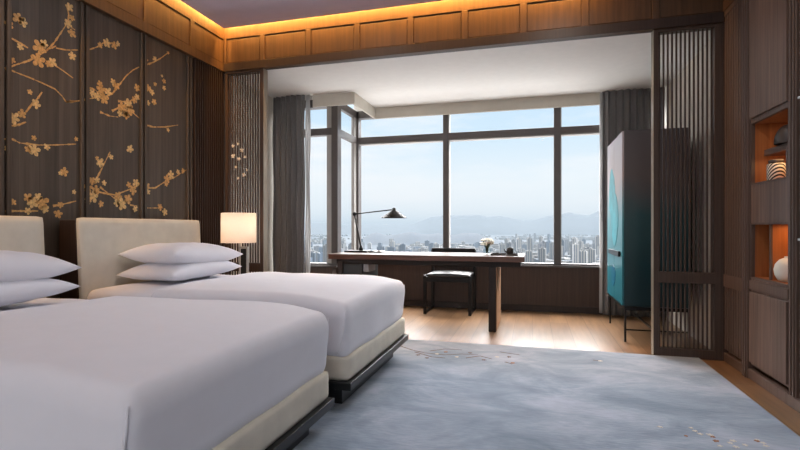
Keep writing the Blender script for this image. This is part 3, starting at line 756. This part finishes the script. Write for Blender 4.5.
# flowers in glass vase
fx, fyy = P(487, 250, 5.42).x, 5.42
v = thing('flower_vase', (fx, fyy, .778), 'small clear glass vase of white flowers on the right of the desk', 'vase')
MB().lathe([(.004, .779), (.038, .78), (.048, .80), (.042, .84), (.034, .865), (.036, .872), (.033, .872), (.031, .866), (.038, .84), (.044, .80), (.034, .785), (.004, .784)], (fx, fyy, 0), 24, cap=False).build('glass', M['vglass'], v)
random.seed(11)
for i in range(32):
    a = random.random()*6.28; ph_ = random.uniform(-.5, 1.45)
    c = Vector((fx+.055*math.cos(a)*math.cos(ph_), fyy+.055*math.sin(a)*math.cos(ph_), .895+.048*math.sin(ph_)))
    MB().tube([(fx+.3*(c.x-fx)*.5, fyy+.3*(c.y-fyy)*.5, .79), (fx+(c.x-fx)*.35, fyy+(c.y-fyy)*.35, .86), c], .0018, 6).build('stem', M['stem'], v)
    fl_ = MB()
    for k in range(6):
        b = k*math.pi/3+a
        def f(u, w, b=b):
            r_ = .032*u; wd = (w-.5)*.034*math.sin(math.pi*min(1, u*.8+.12))
            return c+Vector((r_*math.cos(b)-wd*math.sin(b), r_*math.sin(b)+wd*math.cos(b), .016*u*u))
        fl_.grid(f, 5, 3)
    fl_.mi = 1; fl_.lathe([(.001, .0), (.006, .003), (.003, .009)], c, 8)
    fl_.build('blossom', [M['petal'], M['petalc']], v, recalc=False)
random.seed(5)
# tea tray
tx0, tx1 = P(491, 255, 5.22).x, P(518, 255, 5.22).x
tr = thing('tray', ((tx0+tx1)/2, 5.24, .778), 'dark rectangular tea tray on the right end of the desk', 'tray')
d = MB(); d.box(tx0, tx1, 5.15, 5.33, .778, .786)
d.build('tray_base', M['teaceramic'], tr, bevel=.002)
d = MB(); d.box(tx0, tx1, 5.15, 5.157, .786, .797); d.box(tx0, tx1, 5.323, 5.33, .786, .797); d.box(tx0, tx0+.007, 5.157, 5.323, .786, .797); d.box(tx1-.007, tx1, 5.157, 5.323, .786, .797)
d.build('tray_rim', M['teaceramic'], tr, bevel=.001)
px_, py_ = P(510, 250, 5.24).x, 5.24
tp = thing('teapot', (px_, py_, .786), 'dark clay teapot with side spout on the tea tray', 'teapot')
MB().lathe([(.03, .786), (.036, .79), (.037, .845), (.034, .852)], (px_, py_, 0), 24).build('body', M['teaceramic'], tp)
MB().lathe([(.034, .852), (.030, .858), (.006, .861), (.006, .869)], (px_, py_, 0), 24).build('lid', M['teaceramic'], tp)
MB().tube([(px_-.034, py_, .81), (px_-.05, py_, .82), (px_-.062, py_, .846)], [.009, .007, .005]).build('spout', M['teaceramic'], tp)
cx_ = P(497, 252, 5.24).x
cp = MB().lathe([(.016, .7865), (.02, .79), (.028, .806), (.026, .806), (.018, .792), (.003, .79)], (cx_, py_-.02, 0), 20, cap=False)
tag(cp.build('tea_cup', M['teaceramic']), 'small dark tea cup on the tray left of the teapot', 'cup')

# ---------------- chair
ch = thing('desk_chair', (-1.0, 6.1, 0), 'black low-backed chair behind the desk with its back to the window', 'chair')
ca, cb, cf, ck = -1.295, -.735, 5.85, 6.37
d = MB(); rbox(d, ca+.02, cb-.0, cf+.004, ck-.06, .462, .498, .016, 16, 16, 4, lambda w: Vector((w.x, w.y, w.z+.012*(1-((w.x-ca-.28)/.28)**2)*(w.z > .49))))
d.build('seat_cushion', M['leather'], ch)
MB().box(ca+.01, cb-.01, cf, ck-.03, .40, .463).build('seat_frame', M['blackm'], ch, bevel=.004)
for xx in (ca, cb):
    for ya_, yb_, h_ in ((cf, cf+.036, .485), (ck-.032, ck, .78)):
        MB().box(xx-.018, xx+.018, ya_, yb_, .0, h_).build('leg', M['blackm'], ch, bevel=.003)
    MB().box(xx-.012, xx+.012, cf+.032, ck-.032, 0, .026).build('runner', M['blackm'], ch, bevel=.003)
d = MB(); rbox(d, ca-.012, cb+.012, ck-.05, ck-.005, .735, .805, .016, 16, 4, 4); d.build('backrest', M['blackm'], ch)
MB().box(ca+.013, cb-.013, ck-.03, ck-.01, .56, .60).build('back_rail', M['blackm'], ch, bevel=.003)

# ---------------- lacquer cabinet
kb = thing('lacquer_cabinet', (1.10, 5.37, 0), 'tall teal and rose painted lacquer cabinet on thin black legs by the right curtain', 'cabinet')
KX0, KX1, KY0, KY1, KZ0, KZ1 = .83, 1.38, 4.91, 5.84, .335, 1.985
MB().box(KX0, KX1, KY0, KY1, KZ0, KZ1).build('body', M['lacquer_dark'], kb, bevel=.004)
for ya_, yb_ in ((KY0+.004, 5.374), (5.378, KY1-.004)):
    MB().box(KX0-.018, KX0, ya_, yb_, KZ0+.006, KZ1-.006).build('door', M['lacquer'], kb, bevel=.003)
d = MB(); d.box(KX0-.04, KX0-.019, 5.0, 5.62, .795, .845); d.build('handle', M['blackm'], kb, bevel=.004)
# brushed teal cloud on the doors
art = MB()
dpx = [0]
def blob(mb, cy, cz, ry, rz_, seed, mi):
    mb.mi = mi; ring = []; dpx[0] += .0014
    for i in range(40):
        a = 2*math.pi*i/40; e = 1+.28*noise.noise(Vector((math.cos(a)*1.5+seed, math.sin(a)*1.5, seed)))+.1*noise.noise(Vector((math.cos(a)*5+seed, math.sin(a)*5, 3)))
        ring.append((ry*e*math.cos(a), rz_*e*math.sin(a)))
    c = Vector((KX0-.0182, cy, cz)); n = len(ring)
    vs = [c+Vector((0, a, b)) for a, b in ring]+[c+Vector((-dpx[0], a, b)) for a, b in ring]
    mb.add(vs, [tuple(range(n, 2*n)), tuple(range(n-1, -1, -1))]+[(i, (i+1) % n, n+(i+1) % n, n+i) for i in range(n)])
blob(art, 5.52, 1.42, .20, .24, 1, 0); blob(art, 5.34, 1.16, .22, .24, 5, 0); blob(art, 5.42, .58, .13, .10, 4, 1)
art.build('brushed_cloud', [M['tealpaint'], M['deepteal']], kb, recalc=False)
MB().box(KX0+.28, KX0+.284, KY0-.002, KY0, KZ0+.01, KZ1-.01).build('seam', M['black'], kb)
d = MB(); d.box(KX0, KX1, KY0, KY0+.02, .30, .333); d.box(KX0, KX1, KY1-.02, KY1, .30, .333); d.box(KX0, KX0+.02, KY0+.02, KY1-.02, .30, .333); d.box(KX1-.02, KX1, KY0+.02, KY1-.02, .30, .333)
d.build('stand_frame', M['blackm'], kb)
for xx in (KX0, KX1-.018):
    for yy in (KY0, KY1-.018): MB().box(xx, xx+.018, yy, yy+.018, 0, .302).build('leg', M['blackm'], kb)
d = MB(); d.box(KX0+.018, KX1-.018, KY0+.003, KY0+.015, .11, .122); d.build('stretcher', M['blackm'], kb)
d = MB(); d.box(1.08, 1.10, KY0+.015, KY1-.015, .11, .122); d.build('stretcher', M['blackm'], kb)

# ---------------- the city outside
GZ = -165.0
def ground_mat():
    m, nt, b = newmat('valley_ground')
    tc = N(nt, 'ShaderNodeTexCoord')
    no = N(nt, 'ShaderNodeTexNoise'); no.inputs['Scale'].default_value = .0011; no.inputs['Detail'].default_value = 9
    nt.links.new(tc.outputs['Object'], no.inputs['Vector'])
    rp = N(nt, 'ShaderNodeValToRGB'); e = rp.color_ramp.elements
    e[0].position = .42; e[0].color = s2l((22, 36, 50)); e[1].position = .58; e[1].color = s2l((62, 68, 76))
    nt.links.new(no.outputs['Fac'], rp.inputs[0]); nt.links.new(rp.outputs[0], b.inputs['Base Color']); b.inputs['Roughness'].default_value = 1
    return m
g = MB().box(-22000, 22000, 300, 24000, GZ-20, GZ)
struct(g.build('ground', ground_mat(), loc=(0, 0, GZ)))
def city_mat(name, wall, win_):
    m, nt, b = newmat(name)
    tc = N(nt, 'ShaderNodeTexCoord'); sp_ = N(nt, 'ShaderNodeSeparateXYZ'); nt.links.new(tc.outputs['Object'], sp_.inputs[0])
    def band(sock, per, th):
        a = N(nt, 'ShaderNodeMath', operation='DIVIDE'); a.inputs[1].default_value = per; nt.links.new(sock, a.inputs[0])
        f = N(nt, 'ShaderNodeMath', operation='FRACT'); nt.links.new(a.outputs[0], f.inputs[0])
        g_ = N(nt, 'ShaderNodeMath', operation='GREATER_THAN'); g_.inputs[1].default_value = th; nt.links.new(f.outputs[0], g_.inputs[0]); return g_.outputs[0]
    s = N(nt, 'ShaderNodeMath', operation='ADD'); nt.links.new(sp_.outputs['X'], s.inputs[0]); nt.links.new(sp_.outputs['Y'], s.inputs[1])
    x = band(s.outputs[0], 9.0, .45)
    oi = N(nt, 'ShaderNodeObjectInfo'); mr = N(nt, 'ShaderNodeMapRange'); mr.inputs['To Min'].default_value = .55; mr.inputs['To Max'].default_value = 1.1
    nt.links.new(oi.outputs['Random'], mr.inputs['Value'])
    mx = N(nt, 'ShaderNodeMix', data_type='RGBA'); mx.inputs['A'].default_value = s2l(wall); mx.inputs['B'].default_value = s2l(win_)
    nt.links.new(x, mx.inputs['Factor'])
    vm = N(nt, 'ShaderNodeVectorMath', operation='SCALE'); nt.links.new(mx.outputs['Result'], vm.inputs[0]); nt.links.new(mr.outputs[0], vm.inputs['Scale'])
    nt.links.new(vm.outputs[0], b.inputs['Base Color']); b.inputs['Roughness'].default_value = .8
    return m
cm = [city_mat('pale_tower', (168, 165, 160), (92, 100, 110)), city_mat('blue_tower', (88, 102, 118), (56, 72, 90)), city_mat('grey_tower', (122, 122, 124), (72, 80, 92))]
protos = []
random.seed(21)
for k, (w, dd, h_) in enumerate(((26, 18, 88), (38, 16, 74), (22, 22, 105), (48, 18, 62), (30, 26, 50))):
    for c in range(3):
        mb = MB().box(-w/2, w/2, -dd/2, dd/2, 0, h_).box(-w/5, w/5, -dd/4, dd/4, h_, h_+5).box(-w/2+1, -w/2+5, -dd/2-1, -dd/2, 0, h_-2).box(w/2-5, w/2-1, -dd/2-1, -dd/2, 0, h_-2)
        me = mb.build('building', cm[c], loc=(0, 0, 0)); protos.append(me)
first = [True]*len(protos)
cityg = 'pale city blocks beyond the window'
placed = 0
def in_hill(az, dist):
    px = 400+F*math.tan(az+TH); return 345 < px < 508 and 4300 < dist < 6700
SPOTS = []
def place(az, dist, k, s=1.0):
    global placed
    if in_hill(az, dist): return
    P_ = (dist*math.sin(az), dist*math.cos(az))
    if any(abs(P_[0]-q[0]) < 58 and abs(P_[1]-q[1]) < 58 for q in SPOTS): return
    SPOTS.append(P_)
    o = protos[k]
    if not first[k]: o = o.copy(); C.objects.link(o)
    first[k] = False
    o.location = (dist*math.sin(az), dist*math.cos(az), GZ); o.rotation_euler.z = -az+random.choice((-.5, -.2, .1, .3, .6)); o.scale = (1, 1, s)
    tag(o, 'pale hazy city building far below beyond the window panes', 'building', cityg); placed += 1
def az_of(u): return math.atan((u-400)/F)-TH
# nearer cluster of towers behind the right end of the desk
for i in range(95):
    u = random.uniform(500, 606); D_ = random.uniform(1750, 3300)
    place(az_of(u), D_, random.choice((0, 2, 1, 0, 2, 3, 6, 8)) if True else 0, random.uniform(.8, 1.15))
for i in range(40):
    u = random.uniform(378, 445); D_ = random.uniform(1900, 3000)
    place(az_of(u), D_, random.choice((0, 3, 6, 9, 12, 1, 4)), random.uniform(.5, .9))
for i in range(40):
    u = random.uniform(300, 360); D_ = random.uniform(1900, 3600)
    place(az_of(u), D_, random.randrange(15), random.uniform(.5, .95))
for i in range(100):
    u = random.uniform(300, 606); D_ = random.uniform(2800, 6500)
    place(az_of(u), D_, random.randrange(15), random.uniform(.5, 1.0))
for k, fl0 in enumerate(first):
    if fl0: bpy.data.objects.remove(protos[k])
low = MB()
for i in range(8000):
    u = random.uniform(290, 620); D_ = 900*(11000/900)**random.random(); az = az_of(u)
    x, y = D_*math.sin(az), D_*math.cos(az)
    if in_hill(az, math.hypot(x, y)): continue
    if noise.noise(Vector((x*.0011, y*.0006, 3))) < -.05: continue
    w = random.uniform(8, 30); dd = random.uniform(8, 18); h_ = random.uniform(8, 34)
    if any(abs(x-q[0]) < w+30 and abs(y-q[1]) < dd+30 for q in SPOTS): continue
    low.mi = random.choice((0, 0, 1, 2)); low.box(x-w, x+w, y-dd, y+dd, GZ, GZ+h_)
tag(low.build('low_houses', [plain('pale_roofs', (112, 112, 112), .9, scale=.01), plain('grey_roofs', (80, 88, 98), .9, scale=.01), plain('warm_roofs', (102, 98, 96), .9, scale=.01)], recalc=False), 'carpet of small hazy low-rise houses filling the valley beyond the window', 'houses', kind='stuff')
# mountains
prof = [(250, 223), (320, 222), (350, 224), (400, 225), (415, 223), (425, 219), (432, 216.5), (445, 215), (462, 215), (480, 214.5), (487, 216.5), (500, 215.5), (511, 217.8), (524, 220.4), (535, 219.5), (549, 215.5), (562, 213.3), (570, 212), (578, 214), (589, 215), (597, 211), (620, 208), (700, 214)]
def crest(u):
    for (a, b), (c, d_) in zip(prof, prof[1:]):
        if a <= u <= c: return b+(d_-b)*(u-a)/(c-a)
    return 220
def mfun(u, v):
    px = 250+450*u; az = az_of(px); D_ = 11500+5500*v
    dcrest = 13500; hc = (Y0-crest(px))/F*math.cos(math.atan((px-400)/F))*dcrest+H-GZ
    t = (D_-11500)/2000 if D_ < dcrest else 1-(D_-dcrest)/3500
    n = noise.fractal(Vector((px*.05, v*5, 0)), 1, 2, 4)*40*t
    return Vector((D_*math.sin(az), D_*math.cos(az), GZ+max(0, hc*max(0, t)**.8 + n*(1-abs(t)**4))))
tag(MB().grid(mfun, 220, 24).build('mountain_ridge', plain('forest_slope', (34, 44, 56), 1, noise_amt=.3, scale=.004), recalc=False), 'long faint blue mountain ridge on the horizon', 'mountain')
def hfun(u, v):
    px = 352+150*u; az = az_of(px); D_ = 4700+1600*v
    hh = (100+45*noise.noise(Vector((px*.05, 1, 0))))*math.sin(math.pi*v)*min(1, 6*u, 6*(1-u))
    hh += noise.fractal(Vector((px*.2, v*6, 2)), 1, 2, 4)*6*math.sin(math.pi*v)
    return Vector((D_*math.sin(az), D_*math.cos(az), GZ+max(-1, hh)))
tag(MB().grid(hfun, 120, 16).build('wooded_hill', plain('wooded_slope', (14, 28, 44), 1, noise_amt=.3, scale=.01), recalc=False), 'low dark blue wooded hill in the hazy middle distance behind the desk', 'hill')
# haze: one homogeneous body of hazy air over the valley
hm = bpy.data.materials.new('haze_air'); hm.use_nodes = True; nt = hm.node_tree; nt.nodes.remove(nt.nodes['Principled BSDF'])
ab = N(nt, 'ShaderNodeVolumeAbsorption'); ab.inputs['Color'].default_value = (0, 0, 0, 1); SG = 1/8500; ab.inputs['Density'].default_value = SG
em = N(nt, 'ShaderNodeEmission'); em.inputs['Color'].default_value = (.62, .745, .855, 1); em.inputs['Strength'].default_value = SG  # glow put into the air in place of scattered daylight
ad = N(nt, 'ShaderNodeAddShader'); nt.links.new(ab.outputs[0], ad.inputs[0]); nt.links.new(em.outputs[0], ad.inputs[1]); nt.links.new(ad.outputs[0], nt.nodes['Material Output'].inputs['Volume'])
hz = MB().box(-21000, 21000, 400, 23000, GZ-10, 260).build('haze', hm, loc=(0, 400, GZ)); tag(hz, 'pale blue haze hanging over the distant city', 'haze', kind='stuff')

# ------------------------------------------------------------------ sky
w = bpy.data.worlds.new('sky'); sc.world = w; w.use_nodes = True; nt = w.node_tree
bg = nt.nodes['Background']; tc = N(nt, 'ShaderNodeTexCoord'); sp_ = N(nt, 'ShaderNodeSeparateXYZ'); nt.links.new(tc.outputs['Generated'], sp_.inputs[0])
rp = N(nt, 'ShaderNodeValToRGB'); e = rp.color_ramp.elements
e[0].position = 0; e[0].color = (.91, .95, .97, 1); e[1].position = .32; e[1].color = (.54, .74, .95, 1)
x = e.new(.09); x.color = (.86, .93, .97, 1); x = e.new(.19); x.color = (.64, .82, .96, 1)
nt.links.new(sp_.outputs['Z'], rp.inputs[0])
mp = N(nt, 'ShaderNodeMapping'); mp.inputs['Scale'].default_value = (2.2, 2.2, 9); mp.inputs['Location'].default_value = (.6, 0, .3)
nt.links.new(tc.outputs['Generated'], mp.inputs[0])
cn = N(nt, 'ShaderNodeTexNoise'); cn.inputs['Scale'].default_value = 1.6; cn.inputs['Detail'].default_value = 8; cn.inputs['Roughness'].default_value = .55
nt.links.new(mp.outputs[0], cn.inputs['Vector'])
cr = N(nt, 'ShaderNodeMapRange'); cr.inputs['From Min'].default_value = .45; cr.inputs['From Max'].default_value = .68; cr.inputs['To Max'].default_value = .8
nt.links.new(cn.outputs['Fac'], cr.inputs['Value'])
mx = N(nt, 'ShaderNodeMix', data_type='RGBA'); mx.inputs['B'].default_value = (.95, .965, .98, 1)
nt.links.new(cr.outputs[0], mx.inputs['Factor']); nt.links.new(rp.outputs[0], mx.inputs['A'])
# added room fill: sky brightened high before the bay, below it and behind
def mr(sock, f0, f1, t0, t1):
    n = N(nt, 'ShaderNodeMapRange'); n.interpolation_type = 'SMOOTHSTEP'
    for k, v_ in (('From Min', f0), ('From Max', f1), ('To Min', t0), ('To Max', t1)): n.inputs[k].default_value = v_
    nt.links.new(sock, n.inputs['Value']); return n.outputs['Result']
def mth(op, a_, b_):
    n = N(nt, 'ShaderNodeMath', operation=op)
    for i_, q in enumerate((a_, b_)):
        if isinstance(q, (int, float)): n.inputs[i_].default_value = q
        else: nt.links.new(q, n.inputs[i_])
    return n.outputs[0]
HIGH, LOW, BACK = 18.0, 4.2, 1.5
Zs, Ys = sp_.outputs['Z'], sp_.outputs['Y']
high = mr(Zs, .235, .36, 0, 1); low_ = mr(Zs, -.42, -.30, 1, 0)
front = mr(Ys, -.05, .35, 0, 1); back = mr(Ys, -.25, .0, 1, 0)
st = mth('ADD', mth('ADD', mth('MULTIPLY', mth('MULTIPLY', high, HIGH), front), mth('MULTIPLY', mth('MULTIPLY', low_, LOW), front)), mth('MULTIPLY', mth('MULTIPLY', back, mr(sp_.outputs['X'], -.15, .5, .08, 1.9)), BACK))
neutral = mth('MINIMUM', mth('ADD', mth('ADD', high, low_), back), 1)
mn = N(nt, 'ShaderNodeMix', data_type='RGBA'); mn.inputs['B'].default_value = (1.0, .99, .985, 1)
nt.links.new(neutral, mn.inputs['Factor']); nt.links.new(mx.outputs['Result'], mn.inputs['A'])
nt.links.new(mn.outputs['Result'], bg.inputs['Color']); nt.links.new(mth('ADD', st, 1.06), bg.inputs['Strength'])
w.cycles.sampling_method = 'MANUAL'; w.cycles.sample_map_resolution = 512

# ------------------------------------------------------------------ lamps of the room and added fill
def area(name, loc, rot, sx, sy, power, col):
    l = bpy.data.lights.new(name, 'AREA'); l.shape = 'RECTANGLE'; l.size = sx; l.size_y = sy; l.energy = power; l.color = col
    o = bpy.data.objects.new(name, l); C.objects.link(o); o.location = loc; o.rotation_euler = rot; return o
WARM = (1, .50, .12)
# cove strips lying in the slot between ceiling panel and wall, shining down the frieze
area('cove_light', (XL+.104, (YN+YB)/2, 3.245), (0, R(28), 0), .03, YB-YN-.1, 100, WARM)
area('cove_light', ((XL+.5)/2, YB-.125, 3.245), (R(28), 0, 0), .5-XL, .03, 66, WARM)
# unseen fill lamps added in the ceiling to light the beds
rg = MB()
for i, (x, y) in enumerate(((.25, 1.25), (.25, 2.4), (.25, 3.5), (-1.7, 1.75), (-1.7, 3.2))):
    rg.lathe([(.13, ZC-.004), (.15, ZC-.004), (.15, ZC+.002), (.13, ZC+.002)], (x, y, 0), 24, cap=False)
    l = bpy.data.lights.new('fill_light', 'AREA'); l.shape = 'DISK'; l.size = .25; l.energy = 6.5; l.color = (1, .975, .95)
    o = bpy.data.objects.new('fill_light', l); C.objects.link(o); o.location = (x, y, ZC-.006)
struct(rg.build('trim_18', M['white'], recalc=False))  # rings added around the fill lamps
# niche lamps
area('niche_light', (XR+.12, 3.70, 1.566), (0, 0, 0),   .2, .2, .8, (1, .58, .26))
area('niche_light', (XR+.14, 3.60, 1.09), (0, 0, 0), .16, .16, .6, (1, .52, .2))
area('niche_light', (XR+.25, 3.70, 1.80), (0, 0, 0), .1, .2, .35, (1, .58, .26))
